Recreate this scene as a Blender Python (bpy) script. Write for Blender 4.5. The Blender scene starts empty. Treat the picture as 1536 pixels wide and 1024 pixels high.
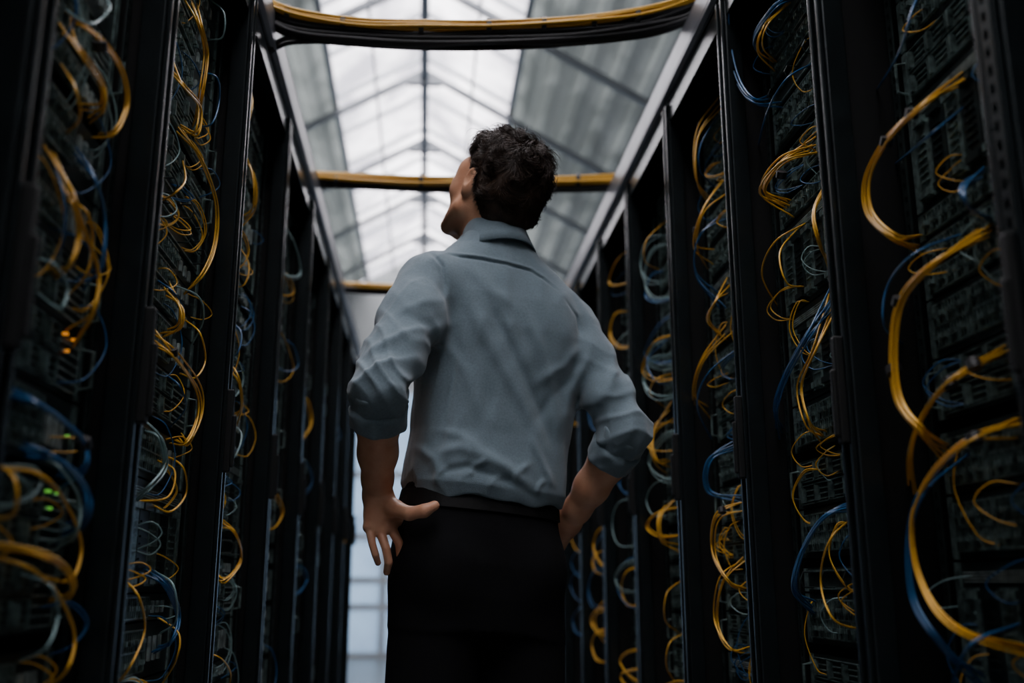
import bpy, bmesh, math, random
import numpy as np
from mathutils import Vector, Matrix, Euler
from collections import defaultdict
random.seed(7); rng=np.random.RandomState(5)
S=bpy.context.scene; COL=S.collection
R=math.radians
# ------------------------------------------------------------ camera
CAMZ=.88
cam=bpy.data.cameras.new('camera'); co=bpy.data.objects.new('camera',cam); COL.objects.link(co)
cam.lens=35; cam.sensor_width=36; co.location=(0,0,CAMZ)
co.rotation_euler=(R(90+13.8),0,R(-4.94)); S.camera=co
cam.dof.use_dof=True; cam.dof.focus_distance=1.80; cam.dof.aperture_fstop=2.1; cam.clip_start=.02
RM=Euler((R(90+13.8),0,R(-4.94))).to_matrix(); RI=RM.transposed(); FP=1493.33
def ray(px,py): return RM@Vector(((px-768)/FP,(512-py)/FP,-1))
def at(px,py,Y):
    d=ray(px,py); t=Y/d.y; return Vector((d.x*t,Y,CAMZ+d.z*t))
def atx(px,py,X):
    d=ray(px,py); t=X/d.x; return Vector((X,d.y*t,CAMZ+d.z*t))
def proj(p):
    q=RI@(Vector(p)-Vector((0,0,CAMZ)))
    if q.z>-.05: return (-9999,-9999)
    return (768+FP*q.x/-q.z,512-FP*q.y/-q.z)
# ------------------------------------------------------------ materials
def mat(name,col,rough=.5,metal=0,noise=0,nscale=20,bump=0,bscale=60,emit=None,es=0,spec=.5,sheen=0,sss=0,col2=None):
    m=bpy.data.materials.new(name); m.use_nodes=True; nt=m.node_tree; b=nt.nodes['Principled BSDF']
    b.inputs['Base Color'].default_value=(*col,1); b.inputs['Roughness'].default_value=rough; b.inputs['Metallic'].default_value=metal
    b.inputs['Specular IOR Level'].default_value=spec
    if sheen: b.inputs['Sheen Weight'].default_value=sheen
    if sss:
        b.inputs['Subsurface Weight'].default_value=sss; b.inputs['Subsurface Scale'].default_value=.01
    if emit: b.inputs['Emission Color'].default_value=(*emit,1); b.inputs['Emission Strength'].default_value=es
    tc=nt.nodes.new('ShaderNodeTexCoord')
    if noise:
        n=nt.nodes.new('ShaderNodeTexNoise'); n.inputs['Scale'].default_value=nscale; n.inputs['Detail'].default_value=5
        r=nt.nodes.new('ShaderNodeMapRange'); r.inputs['From Min'].default_value=.3; r.inputs['From Max'].default_value=.7
        mx=nt.nodes.new('ShaderNodeMix'); mx.data_type='RGBA'
        c2=col2 or tuple(c*(1-noise) for c in col)
        mx.inputs['A'].default_value=(*col,1); mx.inputs['B'].default_value=(*c2,1)
        nt.links.new(tc.outputs['Object'],n.inputs['Vector']); nt.links.new(n.outputs['Fac'],r.inputs['Value'])
        nt.links.new(r.outputs['Result'],mx.inputs['Factor']); nt.links.new(mx.outputs['Result'],b.inputs['Base Color'])
    if bump:
        n=nt.nodes.new('ShaderNodeTexNoise'); n.inputs['Scale'].default_value=bscale; n.inputs['Detail'].default_value=4
        bp=nt.nodes.new('ShaderNodeBump'); bp.inputs['Strength'].default_value=bump; bp.inputs['Distance'].default_value=.002
        nt.links.new(tc.outputs['Object'],n.inputs['Vector']); nt.links.new(n.outputs['Fac'],bp.inputs['Height']); nt.links.new(bp.outputs['Normal'],b.inputs['Normal'])
    return m
M={}
M['frame']=mat('rack_black_steel',(.013,.019,.021),.27,.4,noise=.4,nscale=30)
M['dark']=mat('rack_inner_black',(.002,.003,.003),.65,noise=.3,spec=.3)
M['rail']=mat('grey_rail_metal',(.28,.29,.32),.38,.6,noise=.3,nscale=8)
M['unit']=mat('unit_black_metal',(.026,.040,.039),.38,.3,noise=.5,nscale=25)
M['trimu']=mat('unit_grey_trim',(.27,.38,.36),.32,.45,noise=.88,nscale=70)
M['silver']=mat('unit_silver_trim',(.70,.82,.79),.32,.5,noise=.7,nscale=60)
M['yellow']=mat('yellow_jacket',(.72,.38,.018),.36,noise=.15,nscale=15)
M['blue']=mat('blue_jacket',(.012,.10,.25),.36,noise=.2,nscale=15)
M['pale']=mat('pale_jacket',(.24,.38,.38),.4,noise=.2,nscale=15)
M['black']=mat('black_jacket',(.010,.010,.011),.5,noise=.2)
M['orange_led']=mat('orange_light',(.6,.2,.02),.4,emit=(1,.35,.03),es=.7)
M['green_led']=mat('green_light',(.1,.6,.1),.4,emit=(.3,1,.12),es=.4)
M['off_led']=mat('unlit_light',(.05,.08,.07),.3)
M['floor']=mat('floor_grey_vinyl',(.13,.14,.14),.3,noise=.2,nscale=3,bump=.1)
M['wall']=mat('wall_plaster',(.28,.30,.30),.8,noise=.15,nscale=2,bump=.2)
M['steel']=mat('roof_steel_paint',(.18,.195,.21),.5,.3,noise=.2,nscale=6)
M['mullion']=mat('window_bar_paint',(.40,.43,.46),.5,noise=.2,nscale=6)
M['skin']=mat('skin',(.66,.355,.22),.45,noise=.25,nscale=35,bump=.25,bscale=250,sss=.08,col2=(.57,.27,.155))
M['hair']=mat('dark_brown_hair',(.042,.023,.013),.5,noise=.6,nscale=90,spec=.3)
M['shirt']=mat('blue_grey_cotton',(.160,.222,.258),.85,noise=.2,nscale=260,bump=.55,bscale=900,sheen=.25)
M['trousers']=mat('black_wool',(.005,.005,.006),.95,noise=.3,nscale=200,bump=.1,bscale=500,spec=.2)
M['leather']=mat('black_leather',(.006,.006,.006),.6,bump=.2,bscale=150,spec=.2)
M['eye']=mat('eye_white',(.7,.68,.65),.15)
M['iris']=mat('iris_brown',(.05,.025,.01),.1)
def glassmat(name,tr,dif,f0=.15,f1=.7,opaque=None):
    m=bpy.data.materials.new(name); m.use_nodes=True; nt=m.node_tree
    for n in list(nt.nodes): nt.nodes.remove(n)
    o=nt.nodes.new('ShaderNodeOutputMaterial'); d=nt.nodes.new('ShaderNodeBsdfTranslucent')
    if opaque: t=nt.nodes.new('ShaderNodeBsdfDiffuse'); t.inputs[0].default_value=(*opaque,1)
    else: t=nt.nodes.new('ShaderNodeBsdfTransparent'); t.inputs[0].default_value=(*tr,1)
    d.inputs[0].default_value=(*dif,1)
    mx=nt.nodes.new('ShaderNodeMixShader'); n=nt.nodes.new('ShaderNodeTexNoise'); n.inputs['Scale'].default_value=1.6; n.inputs['Detail'].default_value=4
    tc=nt.nodes.new('ShaderNodeTexCoord'); r=nt.nodes.new('ShaderNodeMapRange')
    r.inputs['From Min'].default_value=.38; r.inputs['From Max'].default_value=.62; r.inputs['To Min'].default_value=f0; r.inputs['To Max'].default_value=f1
    nt.links.new(tc.outputs['Object'],n.inputs['Vector']); nt.links.new(n.outputs['Fac'],r.inputs['Value']); nt.links.new(r.outputs['Result'],mx.inputs[0])
    nt.links.new(t.outputs[0],mx.inputs[1]); nt.links.new(d.outputs[0],mx.inputs[2]); nt.links.new(mx.outputs[0],o.inputs[0]); return m
M['glass']=glassmat('dusty_roof_glass',(.82,.78,.81),(.52,.50,.52),.1,.95)
M['glass2']=glassmat('haze_tinted_end_glass',(.38,.45,.52),(.34,.40,.46),.2,.8)  # far-hall haze put into the pane: milky, less clear glass instead of a volume
M['roof']=glassmat('translucent_roof_sheet',None,(.066,.072,.070),.3,.8,opaque=(.25,.275,.265))
# ------------------------------------------------------------ mesh helpers
class MB:
    def __init__(s): s.v=[]; s.f=[]
    def box(s,x0,x1,y0,y1,z0,z1):
        x0,x1=sorted((x0,x1)); y0,y1=sorted((y0,y1)); z0,z1=sorted((z0,z1))
        b=len(s.v); s.v+=[(x,y,z) for z in (z0,z1) for y in (y0,y1) for x in (x0,x1)]
        s.f+=[tuple(b+i for i in q) for q in ((0,2,3,1),(4,5,7,6),(0,1,5,4),(2,6,7,3),(0,4,6,2),(1,3,7,5))]; return s
    def tube(s,pts,r,n=6,closed=False):
        pts=[Vector(p) for p in pts]; m=len(pts); b=len(s.v)
        t0=(pts[1]-pts[0]).normalized(); u=t0.orthogonal().normalized()
        for i,p in enumerate(pts):
            if closed: t=(pts[(i+1)%m]-pts[i-1])
            else: t=pts[min(i+1,m-1)]-pts[max(i-1,0)]
            t=t.normalized() if t.length>1e-9 else t0
            u=(u-t*u.dot(t)); u=u.normalized() if u.length>1e-6 else t.orthogonal().normalized()
            w=t.cross(u); rr=r[i] if isinstance(r,(list,tuple)) else r
            for k in range(n):
                a=2*math.pi*k/n; s.v.append(tuple(p+u*(rr*math.cos(a))+w*(rr*math.sin(a))))
        for i in range(m if closed else m-1):
            j=(i+1)%m
            for k in range(n):
                k2=(k+1)%n; s.f.append((b+i*n+k,b+i*n+k2,b+j*n+k2,b+j*n+k))
        if not closed:
            s.f.append(tuple(b+k for k in range(n))[::-1]); s.f.append(tuple(b+(m-1)*n+k for k in range(n)))
        return s
    def build(s,name,m,parent=None,o=(0,0,0),smooth=False,bevel=0):
        me=bpy.data.meshes.new(name); o=Vector(o)
        me.from_pydata([tuple(Vector(v)-o) for v in s.v],[],s.f); me.materials.append(m)
        if smooth: me.polygons.foreach_set('use_smooth',[True]*len(me.polygons))
        me.update(); ob=bpy.data.objects.new(name,me); COL.objects.link(ob)
        if parent: ob.parent=parent
        else: ob.location=o
        if bevel:
            bm=ob.modifiers.new('bevel','BEVEL'); bm.width=bevel; bm.segments=2; bm.limit_method='ANGLE'
        return ob
def tag(o,label,cat,group=None):
    o['label']=label; o['category']=cat
    if group: o['group']=group
    return o
def struct(o): o['kind']='structure'; return o
def empty(name,loc,rz=0):
    o=bpy.data.objects.new(name,None); COL.objects.link(o); o.location=loc; o.rotation_euler=(0,0,rz); o.empty_display_size=.05; return o
def dup(root,loc,rz):
    r=root.copy(); COL.objects.link(r); r.location=loc; r.rotation_euler=(0,0,rz)
    for ch in list(root.children):
        c=ch.copy(); COL.objects.link(c); c.parent=r
        for g in ch.children:
            d=g.copy(); COL.objects.link(d); d.parent=c
    return r
def catmull(P,n=8):
    P=[Vector(p) for p in P]; Q=[P[0]*2-P[1]]+P+[P[-1]*2-P[-2]]; out=[]
    for i in range(1,len(Q)-2):
        a,b,c,d=Q[i-1:i+3]
        for k in range(n):
            t=k/n; out.append(.5*((2*b)+(c-a)*t+(2*a-5*b+4*c-d)*t*t+(3*b-a-3*c+d)*t**3))
    out.append(P[-1]); return out
ORD='first second third fourth fifth sixth seventh eighth ninth tenth eleventh twelfth thirteenth fourteenth fifteenth sixteenth seventeenth eighteenth nineteenth twentieth'.split()
def ordw(i):
    if i<20: return ORD[i]
    tens=['twenty','thirty','forty','fifty','sixty'][(i+1)//10-2]; r=(i+1)%10
    return (tens[:-1]+'ieth') if r==0 else tens+'-'+ORD[r-1]
# ------------------------------------------------------------ hall
struct(MB().box(-3.3,3.3,-4,13.2,-.1,0).build('floor',M['floor']))
struct(MB().box(-3.4,-3.3,-4,13.2,0,3.6).build('wall_left',M['wall']))
struct(MB().box(3.3,3.4,-4,13.2,0,3.6).build('wall_right',M['wall']))
RX,RZ,SL=-.08,5.4,.57
GW=.76
def roofz(x): return RZ-SL*abs(x-RX)
def gable(mb,y0,y1,z0):
    b=len(mb.v)
    for y in (y0,y1): mb.v+=[(-3.3,y,z0),(3.3,y,z0),(3.3,y,roofz(3.3)),(RX,y,RZ),(-3.3,y,roofz(-3.3))]
    mb.f+=[tuple(b+i for i in range(5)),tuple(b+5+i for i in range(4,-1,-1))]
    for i in range(5): j=(i+1)%5; mb.f.append((b+i,b+5+i,b+5+j,b+j))
w=MB(); gable(w,-4.1,-4,0); struct(w.build('wall_back',M['wall']))
w=MB(); gable(w,13.2,13.3,3.45); w.box(-3.3,-2.6,13.2,13.3,0,3.45).box(2.6,3.3,13.2,13.3,0,3.45); struct(w.build('wall_front',M['wall']))
wf=MB()
for i in range(11):
    x=-2.6+5.2*i/10; wf.box(x-.035,x+.035,13.2,13.28,0,3.45)
for z in (.03,.62,.95,1.5,2.3,3.42): wf.box(-2.6,2.6,13.21,13.27,z-.035,z+.035)
wo=struct(wf.build('window_3',M['mullion']))
MB().box(-2.6,2.6,13.235,13.24,0,3.45).build('pane',M['glass2'],wo)
c=MB()
for sgn in (-1,1):
    n=int(2.55/.05)
    xs=[GW+2.62*i/n for i in range(n+1)]
    for i,xx in enumerate(xs):
        z=RZ-SL*xx+(.06 if i%4 in (1,2) else 0)
        c.v+=[(RX+sgn*xx,-4,z),(RX+sgn*xx,13.3,z)]
        if i: b=len(c.v); c.f.append((b-4,b-3,b-1,b-2))
struct(c.build('ceiling',M['roof']))
for wi,sgn in ((1,-1),(2,1)):
    fr=MB()
    for s0,wd in ((.42,.02),(GW,.05)):
        z=RZ-SL*s0; x=RX+sgn*s0; fr.box(x-wd/2,x+wd/2,-4,13.2,z-.05,z)
    y=-4
    while y<13.2:
        b=len(fr.v)
        for (s0,dz) in ((0,0),(GW,0),(GW,-.04),(0,-.04)):
            for yy in (y-.008,y+.008): fr.v.append((RX+sgn*s0,yy,RZ-SL*s0+dz))
        fr.f+=[(b,b+1,b+3,b+2),(b+2,b+3,b+5,b+4),(b+4,b+5,b+7,b+6),(b+6,b+7,b+1,b),(b,b+2,b+4,b+6),(b+1,b+7,b+5,b+3)]
        y+=.7
    wn=struct(fr.build('window_%d'%wi,M['mullion']))
    g=MB(); g.v=[(RX,-4,RZ),(RX+sgn*GW,-4,RZ-SL*GW),(RX+sgn*GW,13.2,RZ-SL*GW),(RX,13.2,RZ)]; g.f=[(0,1,2,3)]
    g.build('pane',M['glass'],wn)
tag(MB().box(RX-.035,RX+.035,-3.9,13.1,RZ-.2,RZ-.03).build('ridge_beam',M['steel'],o=(RX,4,RZ-.1)),'grey steel ridge beam running along the peak of the glass roof','roof beam')
ty=[5.25,6.65,8.05,9.45,10.85,12.25]
for i,y in enumerate(ty):
    e=empty('roof_truss',(RX,y,RZ))
    for sgn in (-1,1):
        m=MB()
        for (s0,dz) in ((0,-.06),(3.3,-.06),(3.3,-.12),(0,-.12)):
            for yy in (-.02,.02): m.v.append((sgn*s0,yy,-SL*s0+dz))
        m.f=[(0,1,3,2),(2,3,5,4),(4,5,7,6),(6,7,1,0),(0,2,4,6),(1,7,5,3)]
        m.build('rafter',M['steel'],e)
    g=MB(); g.v=[(-.15,-.03,-.22),(.15,-.03,-.22),(0,-.03,-.06),(-.15,.03,-.22),(.15,.03,-.22),(0,.03,-.06)]; g.f=[(0,1,2),(5,4,3),(0,3,4,1),(1,4,5,2),(2,5,3,0)]
    g.build('gusset_plate',M['steel'],e)
    tag(e,'grey steel rafter pair, %s nearest to the camera under the glass roof'%ORD[i],'roof truss','roof trusses')
# ------------------------------------------------------------ rack units
def unit(kind,W,h,led,low=False):
    hw=W/2; parts=[]
    body=MB().box(-.35,0,-hw,hw,-h/2+.0015,h/2-.0015)
    parts.append(('housing',body,'unit'))
    for sg in (-1,1):
        ear=MB().box(0,.003,sg*hw,sg*(hw-.014),-h/2+.002,h/2-.002)
        parts.append(('mounting_ear',ear,'trimu'))
    if kind=='switch':
        for (a,b) in ((-.88,-.34),(-.28,.26)):
            m=MB(); y0,y1=a*hw,b*hw; rows=2 if h>.06 else 1
            zt=h*.36
            for r_ in range(rows+1):
                z=-zt+2*zt*r_/rows; m.box(0,.006,y0,y1,z-.0012,z+.0012)
            nn=11
            for k in range(nn+1):
                y=y0+(y1-y0)*k/nn; m.box(0,.006,y-.0012,y+.0012,-zt,zt)
            for k in range(nn):
                if (k*7+rows)%3==0: continue
                y=y0+(y1-y0)*(k+.5)/nn
                for r_ in range(rows):
                    z=-zt+2*zt*(r_+.5)/rows; m.box(0,.012,y-.003,y+.002,z-.004,z+.003)
            parts.append(('port_block',m,'trimu'))
        for k in range(3): parts.append(('module',MB().box(0,.004,hw*(.4+.13*k),hw*(.4+.13*k)+.010,-h*.22,h*.22),'silver'))
        parts.append(('status_light',MB().box(0,.005,hw*.82,hw*.82+.003,-.0015,.0015),led))
    elif kind=='server':
        nb=4
        for k in range(nb):
            y0=-hw*.88+k*(hw*1.35/nb); y1=y0+hw*1.35/nb-.004
            m=MB()
            for (z0,z1) in ((-h*.42,-h*.03),(h*.03,h*.42)):
                m.box(0,.005,y0,y1,z0,z0+.0015).box(0,.005,y0,y1,z1-.0015,z1).box(0,.005,y0,y0+.0015,z0,z1).box(0,.005,y1-.0015,y1,z0,z1)
                m.box(0,.009,y0+.006,y0+.012,z0+.004,z1-.004)
                for q in range(3): m.box(0,.004,y0+.018,y1-.006,z0+.005+q*.009,z0+.007+q*.009)
            parts.append(('drive_bay',m,'trimu'))
        m=MB()
        for k in range(6): m.box(0,.003,hw*.5,hw*.88,-h*.4+k*h*.13,-h*.4+k*h*.13+.002)
        parts.append(('vent',m,'silver'))
        for (a,b,c_) in ((.54,.34,.0045),(.74,.34,.0035),(.60,.12,.0035)): parts.append(('status_light',MB().box(0,.006,hw*a,hw*a+c_,h*b,h*b+.003),led))
        for sg in (-1,1): parts.append(('handle',MB().tube([(0,sg*(hw-.008),-h*.3),(.018,sg*(hw-.008),-h*.26),(.018,sg*(hw-.008),h*.26),(0,sg*(hw-.008),h*.3)],.0025,6),'trimu'))
    elif kind=='chassis':
        nb=7
        for k in range(nb):
            y0=-hw*.88+k*(hw*1.76/nb); y1=y0+hw*1.76/nb-.004
            m=MB().box(0,.005,y0,y1,-h*.44,h*.30).box(.005,.012,y0+.004,y1-.004,-h*.42,-h*.36).box(.005,.012,y0+.004,y1-.004,h*.22,h*.28)
            for q in range(7): m.box(.005,.008,y0+.006,y1-.01,-h*.28+q*h*.065,-h*.28+q*h*.065+.003)
            parts.append(('blade',m,'unit' if k%2 else 'trimu'))
        m=MB()
        for k in range(4): m.box(0,.004,-hw*.86,hw*.86,h*.34+k*.004,h*.34+k*.004+.0015)
        parts.append(('vent',m,'silver')); parts.append(('status_light',MB().box(0,.006,hw*.3,hw*.3+.004,h*.42,h*.42+.003),led))
    elif kind=='manager':
        m=MB().box(0,.004,-hw*.9,hw*.9,-h*.38,-h*.3).box(0,.004,-hw*.9,hw*.9,h*.3,h*.38)
        parts.append(('trim_strip',m,'trimu'))
        for k in range(4):
            y=-hw*.75+k*hw*.5
            parts.append(('cable_ring',MB().tube([(0,y,-h*.3),(.022,y,-h*.3),(.028,y,0),(.022,y,h*.3),(0,y,h*.3)],.0016,6),'unit'))
    if low:
        v=[]; f=[]; idx=[]; names=[]
        for (nm,mb,mt) in parts:
            b=len(v); v+=mb.v; f+=[tuple(b+i for i in q) for q in mb.f]
            if mt not in names: names.append(mt)
            idx+=[names.index(mt)]*len(mb.f)
        me=bpy.data.meshes.new('rack_unit'); me.from_pydata(v,[],f)
        for n_ in names: me.materials.append(M[n_])
        me.polygons.foreach_set('material_index',idx); me.update()
        return bpy.data.objects.new('rack_unit',me)
    e=bpy.data.objects.new('unit',None); e.empty_display_size=.03
    for (pn,mb,mt) in parts: mb.build(pn,M[mt],e)
    return e
U=.0445
KINDS={'switch':(1,'slim network switch with port rows'),'switch2':(2,'network switch with double port rows'),'server':(2,'black server with drive bays'),'chassis':(4,'tall chassis of upright blades'),'manager':(1,'blank panel with cable rings')}
protos={}
def place_unit(kind,W,led,low,loc,rz):
    key=(kind,round(W,3),led,low)
    if key not in protos:
        k='switch' if kind=='switch2' else kind
        o=unit(k,W,KINDS[kind][0]*U,led,low); protos[key]=o
        COL.objects.link(o); o.location=loc; o.rotation_euler=(0,0,rz)
        o.name={'switch':'network_switch','server':'rack_server','chassis':'blade_chassis','manager':'cable_manager'}[k]
        return o
    return dup(protos[key],loc,rz)
FL,FR=-.39,.615
RH=2.13
LB=[.50,.93,1.36,1.95,2.54,3.13,3.72,4.31,4.90,5.50]
RB=[.45,.95,1.40,1.88,2.38,2.90,3.42,3.94,4.46,4.98,5.50]
racks=[]
def rname(side,i):
    return ('nearest' if i==0 else ORD[i])+' '+side+' rack'
def make_rack(side,i,y0,y1):
    sg=1 if side=='left' else -1; fx=FL if side=='left' else FR
    dl=.06 if side=='left' else (.115 if i==1 else .085)
    def X(d): return fx-sg*d
    e=empty('server_rack',(X(.4),(y0+y1)/2,0)); o=e.location
    PW=.03
    for yy in (y0,y1-PW):
        MB().box(X(0),X(.035),yy,yy+PW-.002,.06,RH).build('post',M['frame'],e,o,bevel=.003)
        MB().box(X(-.007),X(0),yy+.004,yy+.012,.08,RH-.02).build('edge_strip',M['frame'],e,o,bevel=.0015)
    if side=='right' and i==0:
        m=MB(); z=.2; a=y1-.0135
        m.box(X(-.010),X(-.007),a-.012,a-.004,.2,2.0).box(X(-.010),X(-.007),a+.004,a+.010,.2,2.0)
        while z<2.0: m.box(X(-.010),X(-.007),a-.004,a+.004,z,z+.010); z+=.022
        m.build('perforated_strip',M['frame'],e,o)
    for yy in (y0,y1-.008): MB().box(X(.036),X(.8),yy,yy+.006,.06,RH).build('side_panel',M['dark'],e,o)
    MB().box(X(.79),X(.8),y0+.008,y1-.01,.06,RH-.02).build('back_panel',M['dark'],e,o)
    MB().box(X(0),X(.8),y0,y1-.002,RH-.012,RH).build('top_panel',M['frame'],e,o)
    MB().box(X(.002),X(.03),y0+PW,y1-PW,RH-.07,RH-.013).build('header',M['frame'],e,o,bevel=.002)
    MB().box(X(.01),X(.79),y0,y1-.002,0,.06).build('plinth',M['dark'],e,o)
    for yy in (y0+PW+.002,y1-PW-.018):
        m=MB(); xx0,xx1=X(dl-.012),X(dl-.009)
        m.box(xx0,xx1,yy,yy+.004,.1,RH-.07).box(xx0,xx1,yy+.012,yy+.016,.1,RH-.07)
        z=.1; st=.0222 if i<4 else .0445
        while z<RH-.08: m.box(xx0,xx1,yy+.004,yy+.012,z,z+st*.5); z+=st
        m.build('mounting_rail',M['unit'],e,o)
    ly=y1-PW+.012; lz={'left':1.17,'right':1.16}[side]
    m=MB().box(X(-.018),X(0),ly,ly+.016,lz-.08,lz+.08).box(X(-.024),X(-.016),ly+.002,ly+.014,lz-.07,lz+.03)
    m.build('latch',M['dark'],e,o,bevel=.003)
    tag(e,'%s of its row, tall black frame full of cabled equipment'%rname(side,i) ,'server rack','server racks')
    W=(y1-y0)-2*PW-.044; yc=(y0+y1)/2; z=.32; lst=[]; rr=random.Random(i*7+(0 if sg>0 else 100))
    while z<RH-.1:
        k=rr.choices(['switch','switch2','server','chassis','manager'],[3,4,3.0,1.2,.5])[0]
        if side=='left' and i==1 and .75<z<1.35: k='server' if len(lst)%3 else 'switch2'
        hh=KINDS[k][0]*U
        if z+hh>RH-.08: k='switch'; hh=U
        if z+hh>RH-.06: break
        lst.append((k,z+hh/2)); z+=hh+(0 if rr.random()<.8 else .015)
    lst=lst[::-1]; kept=[]
    for k,zc in lst:
        py=[proj((X(dl),yy,zc+dz))[1] for yy in (y0+.03,y1-.03) for dz in (-.05,.05)]
        if max(py)<-5 or min(py)>1030: continue
        if i==0: continue
        kept.append((k,zc))
    for j,(k,zc) in enumerate(kept):
        led='off_led'
        if side=='left' and i==1:
            pc=proj((X(dl),y1-.12,zc))[1]
            for (q,c_) in ((530,'orange_led'),(590,'orange_led'),(665,'green_led'),(790,'green_led'),(935,'green_led')):
                if abs(pc-q)<28: led=c_
        elif side=='right' and i==3 and k!='manager':
            if abs(proj((X(dl),yc,zc))[1]-785)<40: led='green_led'
        low=i>=4
        u=place_unit(k,W,led,low,(X(dl),yc,zc),0 if sg>0 else math.pi)
        tag(u,'%s, %s unit down in the %s'%(KINDS[k][1],ordw(j),rname(side,i)),'rack unit','units in the %s'%rname(side,i))
    racks.append(dict(side=side,i=i,y0=y0,y1=y1,dl=dl,sg=sg,fx=fx))
for i in range(len(LB)-1): make_rack('left',i,LB[i],LB[i+1])
for i in range(len(RB)-1): make_rack('right',i,RB[i],RB[i+1])
for side,fx,sg in (('left',FL,1),('right',FR,-1)):
    m=MB().box(fx+sg*.012,fx-sg*.05,.45,5.5,RH+.001,RH+.011).box(fx+sg*.012,fx+sg*.002,.45,5.5,RH+.011,2.2).box(fx-sg*.04,fx-sg*.05,.45,5.5,RH+.011,2.2).box(fx+sg*.012,fx-sg*.05,.45,5.5,2.2,2.206)
    tag(m.build('cable_trunking',M['rail'],o=(fx,3,RH),bevel=.002),'long pale grey metal trunking along the top of the %s racks'%side,'cable trunking')
# ------------------------------------------------------------ cables
CAB=[]; TIES=[]; BULK=[]
def hand(side,ridx,col,pts,n=1,r=.0017,ties=()):
    if n>1: n=n+1
    fx=FL if side=='left' else FR; sg=1 if side=='left' else -1
    dl=[k for k in racks if k['side']==side and k['i']==ridx][0]['dl']
    cx=sum(p[0] for p in pts)/len(pts); cy=sum(p[1] for p in pts)/len(pts)
    for s_ in range(n):
        sc=1+rng.uniform(-.10,.10)*(n>1); jx,jy=rng.uniform(-4,4)*(n>1),rng.uniform(-5,5)*(n>1); jd=rng.uniform(0,.016)
        P=[]
        for k,(px,py) in enumerate(pts):
            end=k in (0,len(pts)-1)
            ex,ey=(rng.uniform(-9,9),rng.uniform(-14,14)) if (end and n>1) else (0,0)
            d=(dl-.004) if end else .010+jd
            P.append(atx(cx+(px-cx)*sc+jx+ex,cy+(py-cy)*(1+(sc-1)*.5)+jy+ey,fx-sg*d))
        CAB.append((side,ridx,col,catmull(P,8),r))
    for (px,py,ang) in ties:
        TIES.append((side,ridx,atx(px,py,fx-sg*.018),ang,.0060+.0006*n))
H=hand
Y='yellow';B_='blue';P_='pale'
H('left',1,Y,[(98,28),(150,58),(184,108),(192,160),(175,200),(143,213)],2)
H('left',1,Y,[(98,45),(124,85),(150,125),(154,158),(126,168)],4,ties=((150,70,0),))
H('left',1,Y,[(80,225),(108,285),(132,350),(150,410),(141,465),(112,500)],2)
H('left',1,Y,[(84,245),(112,300),(120,350),(108,395),(82,410)],2)
H('left',1,Y,[(100,300),(130,318),(139,360),(130,410),(100,445)],1)
H('left',1,B_,[(75,230),(96,300),(92,370),(64,398)],1)
H('left',1,B_,[(105,230),(140,270),(156,330),(150,400),(120,430)],2)
H('left',1,P_,[(42,388),(80,395),(101,430),(90,462),(56,440)],1)
H('left',1,P_,[(98,15),(130,35),(150,30),(165,10),(150,-10)],1)
H('left',1,B_,[(18,590),(60,606),(100,635),(128,665),(126,700),(90,720)],5,.0019)
H('left',1,B_,[(40,672),(90,690),(127,730),(131,770),(96,800)],5,.0019,ties=((125,665,0),))
H('left',1,P_,[(50,672),(90,705),(118,750),(114,800),(80,815)],2)
H('left',1,Y,[(-20,700),(60,712),(102,760),(122,820),(105,870),(58,862)],1,.0021)
H('left',1,Y,[(-20,820),(60,830),(100,852),(112,885),(80,910)],2,.0020)
H('left',1,Y,[(-20,832),(50,855),(92,900),(112,955),(100,1005),(66,1034)],1,.0021)
H('left',1,Y,[(-20,780),(20,770),(22,720),(-10,690)],1,.0020)
H('left',1,P_,[(-10,700),(48,700),(62,722),(40,750),(-10,766)],1)
H('left',1,P_,[(28,860),(75,878),(87,920),(70,970),(26,992)],1)
H('left',1,Y,[(90,95),(112,130),(120,175),(100,200)],1)
H('left',2,Y,[(283,-10),(299,35),(309,80),(302,140),(290,190)],3)
H('left',2,Y,[(260,100),(276,130),(300,160),(296,200),(272,190)],2)
H('left',2,Y,[(268,188),(300,238),(322,300),(321,360),(304,405),(282,426)],2)
H('left',2,B_,[(298,108),(325,116),(329,150),(318,185),(296,190)],1)
H('left',2,Y,[(244,300),(262,290),(278,270),(274,240)],1)
H('left',2,Y,[(230,495),(262,530),(297,580),(300,622),(282,662),(262,660)],4,ties=((258,528,0),))
H('left',2,Y,[(278,480),(300,500),(308,540),(293,566),(270,560)],1)
H('left',2,Y,[(250,430),(272,458),(270,490),(246,500)],2)
H('left',2,P_,[(262,428),(298,445),(305,480),(286,520)],1)
H('left',2,P_,[(212,635),(240,658),(247,700),(224,732),(204,742)],2)
H('left',2,B_,[(236,420),(262,440),(276,470),(262,500)],1)
H('left',2,B_,[(246,560),(270,580),(278,612),(256,640)],1)
H('left',2,Y,[(242,680),(274,700),(279,740),(256,767),(228,757)],1)
H('left',2,Y,[(236,690),(262,706),(252,745),(204,752)],1)
H('left',2,B_,[(212,850),(250,880),(268,925),(258,965),(230,975)],3)
H('left',2,P_,[(232,856),(260,878),(264,930),(240,950)],1)
H('left',2,Y,[(183,865),(208,895),(217,945),(195,1000),(170,1030)],1)
H('left',2,Y,[(236,925),(268,950),(264,990),(240,1030)],1)
H('left',2,P_,[(316,0),(336,20),(334,55),(312,60)],1)
H('left',3,Y,[(362,125),(377,150),(372,180),(358,188)],2)
H('left',3,Y,[(358,222),(382,268),(382,315),(362,332)],3)
H('left',3,Y,[(356,365),(373,395),(368,425),(350,432)],1)
H('left',3,Y,[(336,538),(358,570),(364,612),(350,640)],2)
H('left',3,Y,[(320,785),(350,800),(359,838),(336,870),(318,862)],3)
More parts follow.
